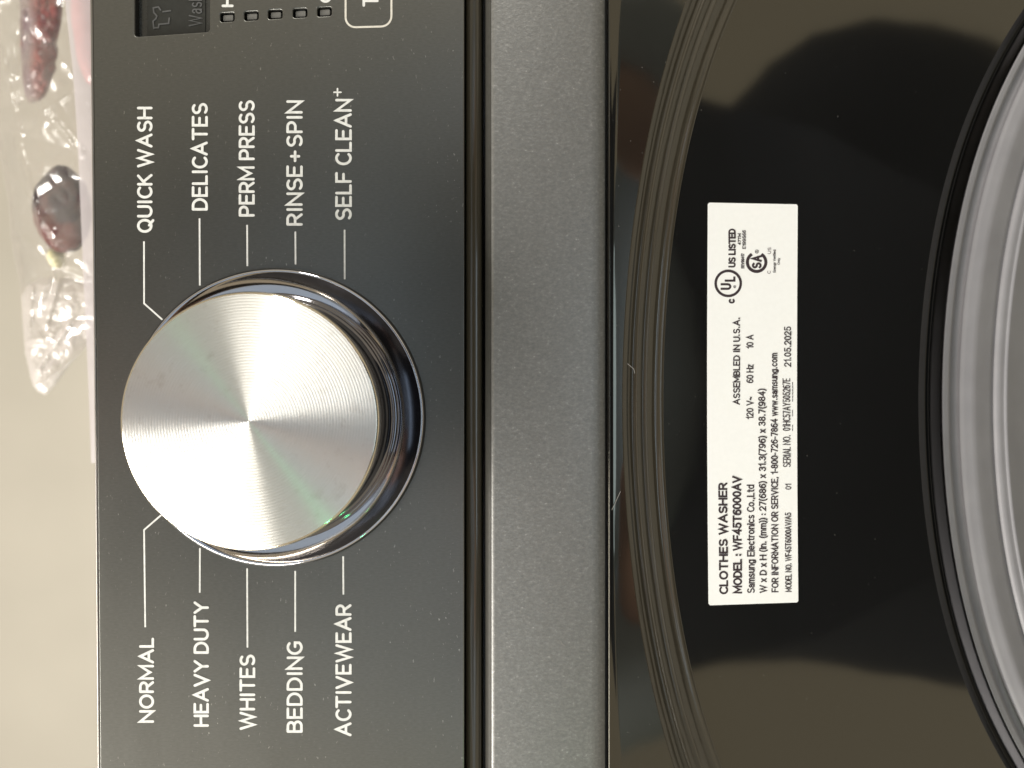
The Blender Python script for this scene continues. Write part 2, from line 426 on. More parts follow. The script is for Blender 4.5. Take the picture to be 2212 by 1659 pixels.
# display window, set below the sheet
dh = rrect(284, 459, -336, 80, 7, -0.068)
V_ = [P(u, v, 0) for u, v in dh]
dsp = mesh_of([Vector((p.x, 0.0019, p.z)) for p in V_], [tuple(range(len(V_)))])
DSP = link('display_screen', dsp, DISPLAY, PANEL)
dsh = rrect(310, 437, -300, 69, 5, -0.06)
dsp2 = mesh_of([Vector((P(u, v).x, 0.0017, P(u, v).z)) for u, v in dsh], [tuple(range(len(dsh)))])
link('display_lens', dsp2, plain('display_inner', (0.018, 0.019, 0.018), 0.25).m, PANEL)
# gloss frame round the window
bm = bmesh.new()
o1 = rrect(289, 454.5, -331, 75.5, 7, -0.068); prof = [(0, 0.0002), (1.6, 0.0003), (2.8, 0.0009), (3.2, 0.0019)]
rows = []
for d_, y_ in prof:
    rows.append([Vector((P(u, v).x, y_, P(u, v).z)) for u, v in rrect(289 + d_, 454.5 - d_, -331 + d_, 75.5 - d_, 7, -0.068)])
V2, F2 = grid(rows, True)
link('display_frame', mesh_of(V2, F2), plain('gloss_black_frame', (0.01, 0.01, 0.01), 0.08).m, PANEL, True)
on_disp = lambda u, v, h: Vector((P(u, v, 0.0017).x, 0.0016 - h, P(u, v, 0.0017).z))
zf = lambda x, y: (( 400 + x / 6.144) / 1.4756, (y / 6.144) / 1.4756)
shirt = [zf(*p) for p in ((560, 560), (545, 420), (600, 370), (620, 320), (560, 250), (550, 160), (650, 140), (690, 200))]
sh2 = [zf(*p) for p in ((560, 550), (650, 548), (660, 480), (850, 465), (862, 360))]
sh3 = [zf(*p) for p in ((740, 235), (885, 215))]
link('shirt_symbol', strokes_mesh([shirt, sh2, sh3], 1.6, on_disp), FAINT, PANEL)
text('lettering', 'Wash', 408, 437, 57.5, -10, 1.5, on_disp, FAINT, PANEL)

# indicator lamps
for lu, lv in LEDS:
    q = rrect(lu - 11.5, lu + 11, lv - 7.2, lv + 5.8, 2.2, -0.05)
    rows = [[P(u, v, 0) + Vector((0, y_, 0)) for u, v in [(lu + (a - lu) * k, lv + (b - lv) * k) for a, b in q]] for k, y_ in ((1.02, 0.0030), (1.0, 0.0009), (0.93, 0.0006))]
    V2, F2 = grid(rows, True); n = len(q); F2.append(tuple(range(2 * n, 3 * n)))
    link('indicator_lamp', mesh_of(V2, F2), LENS, PANEL)

# printed words round the dial
W_ = 2.85
for t in (('QUICK WASH', 295.8, 329.6, 503, 230.5), ('DELICATES', 414.2, 449, 455, 222.5), ('PERM PRESS', 515.5, 550.3, 468, 216.5),
          ('RINSE + SPIN', 618.4, 654, 487.5, 216.5), ('SELF CLEAN', 724, 760, 476, 213.4),
          ('NORMAL', 300.3, 333, 1561.5, 1377.5), ('HEAVY DUTY', 418, 451.3, 1570, 1299), ('WHITES', 517.3, 551.5, 1576.8, 1414),
          ('BEDDING', 619, 654, 1583, 1385), ('ACTIVEWEAR', 724.5, 759.5, 1590.5, 1305),
          ('HOT', 478.5, 504.5, 15.5, -58), ('COLD', 690, 716, 6, -80), ('TEMP', 783, 818, 14.5, -92)):
    sp_ = 0.10 if '+' in t[0] else 0.34
    text('lettering', t[0], t[1], t[2], t[3], t[4], W_, on_panel, PRINT, PANEL, space=sp_)
link('lettering', strokes_mesh([[(729, 191.5), (729, 207)], [(721.5, 199.3), (736.5, 199.3)]], 1.7, on_panel), PRINT, PANEL)
for ln_ in ([(311, 523), (311.2, 655.5), (349.5, 689.5)], [(431, 473.5), (431.6, 615)], [(533.8, 487.5), (534.3, 573)],
            [(638, 502), (638.4, 569.5)], [(744.3, 498), (744.6, 601.5)],
            [(313.7, 1353), (311.2, 1144.7), (347.8, 1113)], [(431.5, 1278.5), (431.8, 1185.5)], [(534.5, 1397), (533.8, 1229.5)],
            [(637.7, 1363), (637.7, 1235)], [(741.8, 1282.5), (741.3, 1203.5)]):
    link('leader_line', strokes_mesh([ln_], 1.8, on_panel, False), PRINT, PANEL)
# outlined button round TEMP
link('button_outline', strokes_mesh([rrect(746.5, 845.5, -300, 58, 22, -0.028, 8) + [rrect(746.5, 845.5, -300, 58, 22, -0.028, 8)[0]]], 2.1, on_panel), PRINT2, PANEL)

# top trim: rounded bar above the sheet
rows = []
vs = list(range(VA, VB + 1, 50))
for k, (du, y_) in enumerate(((0.3, 0.0006), (-0.3, 0.0001), (-2.0, -0.0001), (-5, 0.0), (-8, 0.0005), (-10.5, 0.0012), (-12.6, 0.0024), (-13.2, 0.0045), (-13.2, 0.04))):
    rows.append([P(edge_u(v) + du, v, 0) + Vector((0, y_, 0)) for v in vs])
V2, F2 = grid(rows); part('top_trim', mesh_of(V2, F2), TRIM, True)

# cabinet: top, sides and back
zt = P(196, 0).z; xl, xr = P(0, VB).x, P(0, VA).x
for nm, a, b, mt in (('cabinet_top', (xl, 0.03, zt - 0.012), (xr, 0.79, zt - 0.0035), PAINT), ('cabinet_side', (xl - 0.002, 0.012, -0.86), (xl, 0.79, zt - 0.004), PAINT),
                     ('cabinet_side', (xr, 0.012, -0.86), (xr + 0.002, 0.79, zt - 0.004), PAINT), ('cabinet_back', (xl, 0.791, -0.86), (xr, 0.793, zt - 0.004), PAINT)):
    box(nm, a, b, mt, WM).matrix_parent_inverse = WMi

# the strip and gap between panel and cabinet front
def straight(name, prof, mat, smooth=True):
    rows = [[Vector((P(u, v).x, y_, P(u, v).z)) for v in (VA, -300, 400, 830, 1250, 1900, VB)] for u, y_ in prof]
    V2, F2 = grid(rows); return part(name, mesh_of(V2, F2), mat, smooth)
straight('gap_strip', [(1000.5, 0.0042), (1003, 0.0030), (1008, 0.0024), (1018, 0.0021), (1030, 0.0022), (1037, 0.0026), (1040, 0.0034), (1041, 0.012)], GROOVE)
straight('gap_floor', [(1036, 0.010), (1052, 0.010)], DARKP, False)
straight('cabinet_lip', [(1046, 0.0098), (1046.5, 0.004), (1049, 0.0016), (1055, 0.0009), (1060.0, 0.0004)], plain('lip_grey', (0.065, 0.063, 0.056), 0.3, 0.4).m)
# painted front band
straight('cabinet_front', [(1060.2, 0.0008), (1061, 0.0), (1063, -0.0003), (1070, -0.0004), (1276, -0.0004), (1284, -0.00025), (1290, -0.0001), (1306, 0.0004), (1308.5, 0.0008), (1309, 0.004)], PAINT)
straight('gap_floor', [(1307, 0.0039), (1316, 0.0039)], DARKP, False)

# ------------------------------------------------------------------ door surround: grooved cove, tilted gloss bezel, inner lip
VC = 868.0
SL = 0.115                                   # the bezel leans back towards the opening
def bez(z0): return 0.0040 + (z0) * SL       # depth by distance below the cove
def zpt(u, v, y):
    return P(u, v, y)
def bez_y(u):
    # depth of the tilted plane where the photo shows u:  y = 0.004 + SL*((CU-1434)S - z(u,y))
    z1 = (CU - 1434) * S; k = (CU - u) * S / D
    return (0.0040 + SL * (z1 - k * D)) / (1 + SL * k)
TV = [i / 60 for i in range(-60, 61)]
def arc_rows(spec):
    rows = []
    for u0, a, b, fy in spec:
        r = []
        for t in TV:
            dv = 1300 * t; u = u0 + a * dv * dv + b * dv ** 4 * (1 if abs(dv) < 950 else (950 / abs(dv)) ** 2)
            r.append(P(u, VC + dv, fy(u)))
        rows.append(r)
    return rows
cst = lambda y: (lambda u: y)
A0, B0, A1, B1 = 1.56e-4, 3.7e-11, 1.6e-4, 7e-11
def gr(f, off):      # row inside the cove, f 0..1 across, off = extra depth
    return (1346 + f * 87, A0 + (A1 - A0) * f, B0 + (B1 - B0) * f, (lambda u, f=f, off=off: 0.0003 + f * (bez_y(u) - 0.0003) + off))
spec = [(1312.8, 0, 0, cst(0.0039)), (1313.4, 0, 0, cst(0.0006)), (1314.6, 0, 0, cst(0.0001)), (1316.4, 0, 0, cst(-0.0001)), (1318.6, 0, 0, cst(0.0)),
        (1321, 0, 0, cst(0.00012)), (1325, 0.3e-4, 0, cst(0.0002)), (1336, 1.2e-4, 2e-11, cst(0.0003)), (1344, A0, B0, cst(0.0003))]
V2, F2 = grid(arc_rows(spec)); part('door_surround', mesh_of(V2, F2), GLOSS, True)
spec = [(1344, A0, B0, cst(0.0003))]
for f, off in ((0.02, 0.0001), (0.10, 0.0012), (0.22, 0.0017), (0.30, 0.0012), (0.335, 0.0004), (0.36, 0.0005), (0.44, 0.0013), (0.53, 0.0012), (0.575, 0.0003), (0.60, 0.0004), (0.70, 0.0011), (0.80, 0.0009), (0.88, 0.0004), (0.94, -0.0001), (1.0, 0.0)):
    spec.append(gr(f, off))
V2, F2 = grid(arc_rows(spec)); part('door_groove', mesh_of(V2, F2), GROOVE, True)
py = lambda off: (lambda u: bez_y(u) + off)
spec = [gr(1.0, 0.0), (1440, 1.62e-4, 7e-11, py(0.0)), (1600, 1.8e-4, 8e-11, py(0)), (1800, 2.0e-4, 1e-10, py(0)), (1970, 2.25e-4, 1.2e-10, py(0)),
        (1984, 2.25e-4, 1.25e-10, py(0.0))]
V2, F2 = grid(arc_rows(spec)); part('door_bezel', mesh_of(V2, F2), GLOSS, True)
spec = [(u, 2.25e-4, 1.25e-10, py(o_)) for u, o_ in ((1983.9, .00003), (1987, .0006), (1992, .0014), (1996, .0022), (2001, .0030), (2003, .0028), (2005, .0034), (2007, .0070), (2010, .030))]
V2, F2 = grid(arc_rows(spec)); part('opening_lip', mesh_of(V2, F2), plain('lip_black', (0.003, 0.003, 0.003), 0.25, IOR=1.25).m, True)
a_, b_ = 2.2e-4, 1.3e-10
spec = [(u, a_ + (u - 2034) * 1.0e-7, b_, cst(y if u < 2036 or u > 2200 else .0185 + (y - .0185) * .48)) for u, y in
        ((2000, .050), (2030, .046), (2034.5, .020), (2035.5, .0175), (2040, .0165), (2046, .0163), (2049, .0166), (2051, .0180), (2053, .0205), (2060, .0212), (2068, .0207), (2071, .0190), (2074, .0180),
         (2085, .0174), (2096, .0168), (2103, .0166), (2110, .0170), (2120, .0182), (2135, .0196), (2141, .0202), (2143, .0214), (2144.5, .0214), (2147, .0200), (2155, .0192), (2163, .0190), (2167, .0196), (2170, .0194),
         (2173.5, .0188), (2177, .0194), (2186, .0208), (2215, .0226), (2300, .027), (2380, .040), (2420, .08))]
V2, F2 = grid(arc_rows(spec)); part('door_gasket', mesh_of(V2, F2), RUBBER, True)

# ------------------------------------------------------------------ the knob
def lathe(prof, n=160, c=(KU, KV)):
    o = P(*c, 0); rows = []
    for r, y in prof:
        rows.append([Vector((o.x + r * math.cos(2 * math.pi * i / n), y, o.z + r * math.sin(2 * math.pi * i / n))) for i in range(n)])
    V2, F2 = grid(rows, True); return V2, F2
mmx = 0.001
V2, F2 = lathe([(r * mmx, y * mmx) for r, y in ((34.95, 0.3), (34.95, -0.35), (34.8, -0.75), (34.5, -0.95))])
part('knob_bezel_rim', mesh_of(V2, F2), DARKP, True)
V2, F2 = lathe([(r * mmx, y * mmx) for r, y in ((34.52, -0.90), (34.35, -1.12), (34.1, -1.16), (33.9, -1.10), (33.4, -0.86), (32.6, -0.55), (31.6, -0.24), (30.6, -0.03), (29.6, 0.06), (27.5, 0.08))])
part('knob_bezel', mesh_of(V2, F2), CHROME, True)
V2, F2 = lathe([(r * mmx, y * mmx) for r, y in ((28.3, 0.3), (28.6, 0.1), (28.9, -0.9), (29.0, -1.5), (28.8, -1.95), (28.3, -2.1), (27.9, -2.2), (27.75, -2.9), (27.9, -3.3), (27.7, -3.7), (27.2, -3.9))])
KN = part('knob', mesh_of(V2, F2), CHROME2, True)
V2, F2 = lathe([(r * mmx, y * mmx) for r, y in ((26.5, -12.0), (26.9, -12.1), (27.05, -13), (27.2, -15), (27.32, -16.9), (27.34, -17.3), (27.2, -17.65), (27.0, -17.85), (26.85, -17.95), (26.7, -18.0))])
link('knob_side', mesh_of(V2, F2), plain('knob_side_chrome', (0.66, 0.60, 0.50), 0.09, 1.0, var=0.02).m, KN, True)  # tan tint puts the side wall's warm reflection into its colour
V2, F2 = lathe([(r * mmx, y * mmx) for r, y in ((27.2, -3.85), (26.5, -4.1), (26.3, -5), (26.5, -12.2))])
link('knob_neck', mesh_of(V2, F2), plain('knob_dark_reflection', (0.06, 0.06, 0.068), 0.16, 0.8).m, KN, True)  # lower side wall, with the bowl's dark reflection put into its colour
# spun face (own origin at its centre so the turning marks are concentric)
n = 192; rows = [[Vector((r * math.cos(2 * math.pi * i / n), r * math.sin(2 * math.pi * i / n), z)) for i in range(n)] for r, z in
                 ((0.0267, 0.0), (0.0262, 0.00006), (0.020, 0.00016), (0.013, 0.00026), (0.007, 0.00034), (0.003, 0.00038), (0.0008, 0.0004))]
V2, F2 = grid(rows, True); F2.append(tuple(range(6 * n, 7 * n)))
kf = link('knob_face', mesh_of(V2, F2), SPUN, KN, True)
kc = P(KU, KV); kf.matrix_local = Matrix.Translation((kc.x, -0.0180, kc.z)) @ Matrix.Rotation(R(90), 4, 'X')

# ------------------------------------------------------------------ the rating label
th_ = math.atan(SL); nrm = Vector((0, -math.cos(th_), -math.sin(th_)))
def on_label(u, v, h):
    return P(u, v, bez_y(u)) + nrm * (0.00012 + h)
cor = [(1529.0, 437.8), (1722.8, 441.6), (1724.0, 1301.0), (1530.5, 1307.4)]
def quad_pt(s, t):
    a = Vector(cor[0]).lerp(Vector(cor[1]), s); b = Vector(cor[3]).lerp(Vector(cor[2]), s); p = a.lerp(b, t)
    p.x -= 2.2 * math.sin(math.pi * t); return p
edge = [quad_pt(s, t) for s, t in [(0.015, 0), (0.985, 0), (1, 0.004)] + [(1, i / 16) for i in range(1, 16)] + [(1, .996), (0.985, 1), (0.015, 1), (0, .996)] + [(0, i / 16) for i in range(15, 0, -1)] + [(0, 0.004)]]
top = [on_label(p.x, p.y, 0) for p in edge]; bot = [on_label(p.x, p.y, -0.00010) for p in edge]
N = len(top)
LAB = part('rating_label', mesh_of(top + bot, [tuple(range(N))] + [(i, i + N, (i + 1) % N + N, (i + 1) % N) for i in range(N)]), PAPER)
LAB['label'] = 'white paper rating label with black print'
def T(txt, c, b, v0, v1, hw=1.45, mat=INK, drift=0, gap=0.26, space=0.40, rnd=False):
    text('lettering', txt, c, b, v0, v1, hw, on_label, mat, LAB, drift, rnd, gap, space)
T('CLOTHES WASHER', 1553, 1572.5, 1283.4, 1042.5, 2.0, drift=-2.2)
T('MODEL : WF45T6000AV', 1583.2, 1602.6, 1281.8, 1027.8, 1.95, drift=-2.2)
T('Samsung Electronics Co.,Ltd', 1613.2, 1629.8, 1281, 1046.7, 1.35, drift=-1)
T('W x D x H (in. (mm)) : 27(686) x 31.3(796) x 38.7(984)', 1640.2, 1655.8, 1280.6, 839.5, 1.35, drift=-3.2)
T('FOR INFORMATION OR SERVICE, 1-800-726-7864 www.samsung.com', 1665.8, 1681.0, 1279.2, 762.6, 1.25, drift=-2.4)
T('MODEL NO. WF45T6000AV/A5', 1695.6, 1709.4, 1278.6, 1107, 1.0, drift=-1)
T('01', 1695.6, 1708.8, 1057.6, 1044.9, 1.0)
T('SERIAL NO.', 1690.6, 1707.4, 1009, 939.5, 1.0, drift=-.5)
T('01HC57AY505267E', 1690.2, 1706.8, 930.7, 817.3, 1.0, drift=-.5, gap=.30)
T('21.05.2025', 1693, 1708.4, 792.4, 705.5, 1.2)
T('ASSEMBLED IN U.S.A.', 1583.0, 1598.0, 874.4, 685.5, 1.35)
T('120 V~', 1611.5, 1627, 905.6, 857, 1.2); T('60 Hz', 1611.5, 1627, 827.7, 787.5, 1.2); T('10 A', 1611.5, 1627, 753.2, 723.2, 1.2)
T('C', 1573.4, 1586.8, 655.8, 646.4, 1.9); T('US LISTED', 1572.8, 1588.6, 578, 494.3, 1.75)
T('47TM', 1593.4, 1600.2, 529.4, 504.5, 0.8); T('E199566', 1602.8, 1610.6, 537.9, 497.7, 0.72); T('EEV99417', 1600.2, 1607.2, 580, 547.7, 0.72)
T('U', 1556.2, 1579.2, 626.4, 612.0, 2.3); T('L', 1565, 1588, 608.8, 597.5, 2.3)
T('C', 1656.8, 1664.2, 591.6, 585.4, 0.6, INK2); T('US', 1657.6, 1664.8, 548.8, 534.8, 0.6, INK2)
T('Energy Verified', 1669, 1675, 588.8, 539.8, 0.5); T('Only', 1678.8, 1684, 572.2, 557.5, 0.45)
T('S', 1623.5, 1644.5, 580.5, 567, 2.3); T('A', 1623.0, 1645.0, 566, 551.5, 2.4)
dashes = [[(1711.3, a - k * 7.2), (1711.3, a - k * 7.2 - 5)] for a, n_ in ((930.5, 2), (898.5, 2), (867, 6)) for k in range(n_)]
link('underline', strokes_mesh(dashes, 0.7, on_label, False), INK, LAB)
def ring(cu, cv, r, hw, mat, a0=0, a1=360, nn=48):
    pts = [(cu + r * math.cos(R(a0 + (a1 - a0) * i / nn)), cv + r * math.sin(R(a0 + (a1 - a0) * i / nn))) for i in range(nn + 1)]
    link('approval_mark', strokes_mesh([pts], hw, on_label, False, 0.00002), mat, LAB)
ring(1572.5, 612.4, 27.1, 2.75, INK); ring(1633.8, 566.6, 20.0, 3.3, INK, -50, 230)
ring(1586.5, 619.6, 2.7, 0.4, INK2); ring(1634.3, 543.6, 3.6, 0.5, INK)
T('R', 1584.6, 1588.4, 621.2, 618.0, .35); T('R', 1631.8, 1636.8, 545.4, 542.0, .4)

# ------------------------------------------------------------------ the wall behind
WB = box('wall', (-2.2, 0.86, -0.9), (2.2, 0.94, 1.6), WALL, None); WB['kind'] = 'structure'

# ------------------------------------------------------------------ things lying on top, in a clear bag
def crease(p, f, amp):
    return amp * (abs(mn.noise(p * f)) * 1.0 + abs(mn.noise(p * f * 2.3 + Vector((5, 1, 2)))) * 0.5 + abs(mn.noise(p * f * 5.1)) * 0.22)
CREASES = [((0, 100), (45, 290)), ((30, 280), (112, 575)), ((-5, 330), (110, 500)), ((95, 240), (160, 200)), ((110, 255), (175, 330)), ((28, 500), (110, 565)), ((112, 575), (122, 612)),
           ((110, 575), (182, 600)), ((105, 600), (78, 665)), ((70, 620), (60, 740)), ((150, 700), (80, 800)), ((45, 20), (25, 160)), ((5, 180), (40, 210)), ((140, 560), (100, 700)), ((55, 735), (110, 730))]
def tent(u, v):
    h = 0
    for i, (a, b) in enumerate(CREASES):
        ax, ay = a; bx, by = b; dx, dy = bx - ax, by - ay
        t = max(0, min(1, ((u - ax) * dx + (v - ay) * dy) / (dx * dx + dy * dy)))
        d = math.hypot(u - ax - dx * t, v - ay - dy * t); w = 7 + 4 * (i % 3)
        if d < w: h = max(h, (1 - d / w) * (0.0016 + 0.0006 * (i % 2)))
    return h
def interp(tab, v):
    for (a, x), (b, y) in zip(tab, tab[1:]):
        if a <= v <= b: return x + (y - x) * (v - a) / (b - a)
    return tab[0][1] if v < tab[0][0] else tab[-1][1]
def pillow(left, right, va, vb, yc, thick, nu, nv, f, amp, sides=(1, -1), power=0.5, endcap=True):
    V, Fc = [], []
    for sd in sides:
        b = len(V)
        for i in range(nv + 1):
            t = i / nv; v = va + (vb - va) * t
            l, r = interp(left, v), interp(right, v)
            e = min(1, 4 * t * (1 - t) * 2.2) if endcap else min(1, (1 - t) * 3)
            for j in range(nu + 1):
                q = j / nu; u = l + (r - l) * q
                h = max(0, 1 - (2 * q - 1) ** 2) ** power * max(0.0, e) ** power
                base_ = P(u, v, yc); c = (crease(base_, f, amp) + tent(u, v)) * min(1, h * 1.6)
                y = yc - sd * (thick * h) - c * sd
                V.append(P(u, v, y))
        for i in range(nv):
            for j in range(nu):
                a = b + i * (nu + 1) + j
                q4 = (a, a + nu + 1, a + nu + 2, a + 1)
                Fc.append(q4 if sd > 0 else q4[::-1])
    return mesh_of(V, Fc)
bagL = [(-300, -160), (-60, -90), (100, -50), (300, -6), (380, 8), (440, 18), (510, 22), (570, 33), (612, 42), (690, 47), (760, 52), (790, 58), (820, 66), (832, 70)]
bagR = [(-300, 515), (600, 515), (690, 400), (710, 300), (740, 200), (780, 150), (815, 105), (832, 84)]
BAG = empty('plastic_bag', P(190, 300, 0.09)); BI = Matrix.Translation(-BAG.location)
tag(BAG, 'clear crinkled plastic bag lying on top of the washer above the dial', 'plastic bag')
for nm, me, mt in (('film', pillow(bagL, bagR, -300, 832, 0.090, 0.026, 300, 440, 26, 0.006), FILM),):
    o = link(nm, me, mt, BAG, True); o.matrix_parent_inverse = BI
fl_L = [(-300, 90), (0, 140), (150, 157), (250, 164), (340, 169), (500, 176), (620, 181), (750, 187), (860, 192), (1000, 197)]
fl_R = [(-300, 430), (1000, 430)]
o = link('film_fold', pillow(fl_L, fl_R, -300, 1000, 0.056, 0.004, 70, 160, 60, 0.0008, sides=(1,)), MILK, BAG, True); o.matrix_parent_inverse = BI
lwL = [(600, 90), (615, 60), (640, 46), (690, 49), (760, 54), (820, 68), (830, 74)]; lwR = [(600, 120), (605, 230), (690, 230), (740, 190), (790, 140), (830, 90)]
o = link('film_fold', pillow(lwL, lwR, 600, 830, 0.092, 0.006, 70, 110, 70, 0.004, sides=(1,)), FILM2, BAG, True); o.matrix_parent_inverse = BI
tailL = [(690, 150), (740, 108), (790, 84), (830, 70), (845, 82), (852, 96)]
tailR = [(690, 230), (740, 196), (790, 150), (830, 122), (845, 108), (852, 100)]
o = link('film_corner', pillow(tailL, tailR, 690, 852, 0.104, 0.002, 30, 60, 60, 0.0012, sides=(1,)), FILM2, BAG, True); o.matrix_parent_inverse = BI

m = M('maroon_gloss'); m.set(Roughness=0.20, Specular_IOR_Level=0.22, Coat_Weight=0.0, Subsurface_Weight=0.0)
n1 = m.noise(m.coord((1, 1, 1)), 55, 3); n2 = m.noise(m.coord((1, 1, 1)), 130, 2)
m.l(m.ramp(n1, [(0.35, (0.016, 0.009, 0.013)), (0.55, (0.026, 0.013, 0.018)), (0.64, (0.09, 0.018, 0.016)), (0.85, (0.13, 0.05, 0.05))]), m.b.inputs['Base Color']); m.bump(n2, 0.3, 0.002)
MAROON = m.m
m = M('mauve_wrap'); m.set(Roughness=0.32)
n1 = m.noise(m.coord((1, 1, 0.6)), 70, 4)
sxx = m.node('ShaderNodeTexCoord'); sep = m.node('ShaderNodeSeparateXYZ'); m.l(sxx.outputs['Object'], sep.inputs[0])
mz = m.node('ShaderNodeMapRange'); mz.inputs['From Min'].default_value = 0.1640; mz.inputs['From Max'].default_value = 0.1685
m.l(sep.outputs[2], mz.inputs[0])
lo = m.ramp(n1, [(0.35, (0.085, 0.012, 0.012)), (0.55, (0.19, 0.030, 0.024)), (0.7, (0.05, 0.014, 0.020))])
hi = m.ramp(n1, [(0.3, (0.12, 0.07, 0.09)), (0.5, (0.17, 0.13, 0.125)), (0.7, (0.10, 0.05, 0.065))])
m.l(m.mix(mz.outputs[0], lo, hi), m.b.inputs['Base Color'])
n3 = m.noise(m.coord((1, 1, 1)), 200, 3); m.bump(n3, 0.5, 0.003); WRAP = m.m

pkL = [(-200, 44), (0, 42), (100, 44), (170, 48), (205, 54), (222, 62)]
pkR = [(-200, 138), (-40, 137), (30, 135), (60, 131), (95, 122), (108, 126), (122, 125), (136, 120), (150, 122), (165, 114), (180, 111), (192, 106), (208, 98), (218, 88), (222, 72)]
PK = link('packet', pillow(pkL, pkR, -200, 222, 0.090, 0.006, 50, 120, 90, 0.003), WRAP, None, True)
tag(PK, 'crumpled mauve and maroon packet inside the clear bag, above the display', 'packet')
bm = bmesh.new(); bmesh.ops.create_icosphere(bm, subdivisions=5, radius=1)
cpt = P(136, 453, 0.088); k = S * (D + 0.088) / D
for v in bm.verts:
    q = v.co.copy(); w = 1 + 0.10 * mn.noise(q * 1.6 + Vector((3, 0, 1))) + 0.03 * mn.noise(q * 5)
    v.co = cpt + Vector((q.x * 95 * k * w, q.y * 0.008 * w, q.z * 57 * k * w))
me = bpy.data.meshes.new('pod'); bm.to_mesh(me); bm.free()
PD = link('pod', me, MAROON, None, True)
tag(PD, 'dark maroon glossy oval pod inside the clear bag, above the quick wash lettering', 'pod')
bm = bmesh.new(); bmesh.ops.create_icosphere(bm, subdivisions=4, radius=1); cpt = P(121, 556, 0.093)
for v in bm.verts:
    q = v.co.copy(); w = 1 + 0.15 * mn.noise(q * 2)
    v.co = cpt + Vector((q.x * 22 * k * w, q.y * 0.003, q.z * 17 * k * w))
me = bpy.data.meshes.new('pod'); bm.to_mesh(me); bm.free()
tag(link('pod', me, plain('pale_yellow', (0.72, 0.68, 0.42), 0.4).m, None, True), 'small pale yellow pod in the clear bag beside the dark oval one', 'pod')
bm = bmesh.new(); bmesh.ops.create_icosphere(bm, subdivisions=4, radius=1); cpt = P(196, 20, 0.075)
for v in bm.verts:
    q = v.co.copy(); w = 1 + 0.1 * mn.noise(q * 2)
    v.co = cpt + Vector((q.x * 150 * k * w, q.y * 0.006, q.z * 34 * k * w))
me = bpy.data.meshes.new('pod'); bm.to_mesh(me); bm.free()
tag(link('pod', me, plain('rose_pink', (0.60, 0.17, 0.15), 0.35).m, None, True), 'rose pink pod low in the bag, against the panel edge above the display', 'pod')

# ------------------------------------------------------------------ whoever takes the photo: a dark figure that the gloss surfaces mirror
def skin_body(name, nodes, edges, mat, parent, sub=2):
    me = bpy.data.meshes.new(name); keys = list(nodes)
    me.from_pydata([nodes[k][0] for k in keys], [(keys.index(a), keys.index(b)) for a, b in edges], [])
    o = bpy.data.objects.new(name, me); C.objects.link(o)
    sk = o.modifiers.new('skin', 'SKIN'); ss = o.modifiers.new('sub', 'SUBSURF'); ss.levels = ss.render_levels = sub
    if not me.skin_vertices: pass
    for i, k in enumerate(keys):
        sv = me.skin_vertices[0].data[i]; r = nodes[k][1]; sv.radius = (r, r) if not isinstance(r, tuple) else r
        sv.use_root = (i == 0)
    bpy.context.view_layer.update()
    nm = bpy.data.meshes.new_from_object(o.evaluated_get(bpy.context.evaluated_depsgraph_get()))
    bpy.data.objects.remove(o)
    return link(name, nm, mat, parent, True)
PX, PY = 0.0, 0.0
nd = {'pel': ((PX, -.62, -.30), .13), 'waist': ((PX, -.58, -.13), .12), 'chest': ((PX, -.52, .09), .14), 'neckb': ((PX, -.47, .24), .07),
      'neck': ((PX, -.45, .29), .05), 'jaw': ((PX, -.425, .35), .062), 'head': ((PX, -.42, .42), .085), 'crown': ((PX, -.43, .49), .06)}
ed = [('pel', 'waist'), ('waist', 'chest'), ('chest', 'neckb'), ('neckb', 'neck'), ('neck', 'jaw'), ('jaw', 'head'), ('head', 'crown')]
for sgn, tgx in ((-1, -0.050), (1, 0.115)):
    s_ = 'l' if sgn < 0 else 'r'
    nd.update({'sh' + s_: ((PX + sgn * .19, -.49, .18), .065), 'el' + s_: ((PX + sgn * .26, -.40, -.06), .045), 'wr' + s_: ((tgx + sgn * .02, -.235, -.065), .027),
               'pa' + s_: ((tgx, -.215, -.03), (.034, .018)),
               'hip' + s_: ((PX + sgn * .12, -.60, -.36), .10), 'kn' + s_: ((PX + (.24 if sgn > 0 else -.22), -.37, -.39 if sgn > 0 else -.66), .038), 'an' + s_: ((PX + sgn * .17, -.66 if sgn < 0 else -.45, -.83), .04), 'toe' + s_: ((PX + sgn * .17, -.76 if sgn < 0 else -.32, -.86), .025)})
    ed += [('chest', 'sh' + s_), ('sh' + s_, 'el' + s_), ('el' + s_, 'wr' + s_), ('wr' + s_, 'pa' + s_), ('pel', 'hip' + s_), ('hip' + s_, 'kn' + s_), ('kn' + s_, 'an' + s_), ('an' + s_, 'toe' + s_)]
    for j in range(4):
        a = 'f%s%d' % (s_, j)
        x0 = tgx - sgn * 0.010 * 0; z0 = -.022 + j * 0.013; lg = (0.9, 1.0, 0.95, 0.75)[j]
        nd[a + '0'] = ((tgx - sgn * .004, -.206, z0), .009); nd[a + '1'] = ((tgx - sgn * .022 * lg, -.196, z0 + .002), .008); nd[a + '2'] = ((tgx - sgn * .042 * lg, -.1945, z0 + .003), .007)
        ed += [('pa' + s_, a + '0'), (a + '0', a + '1'), (a + '1', a + '2')]
    nd['t' + s_ + '0'] = ((tgx - sgn * .006, -.222, -.045), .011); nd['t' + s_ + '1'] = ((tgx - sgn * .028, -.2235, -.035), .009); nd['t' + s_ + '2'] = ((tgx - sgn * .046, -.219, -.026), .008)
    ed += [('pa' + s_, 't' + s_ + '0'), ('t' + s_ + '0', 't' + s_ + '1'), ('t' + s_ + '1', 't' + s_ + '2')]
PE = empty('person', (0, 0, 0)); tag(PE, 'long-haired person in pale blue shirt and navy trousers crouching with a phone before the washer', 'person')
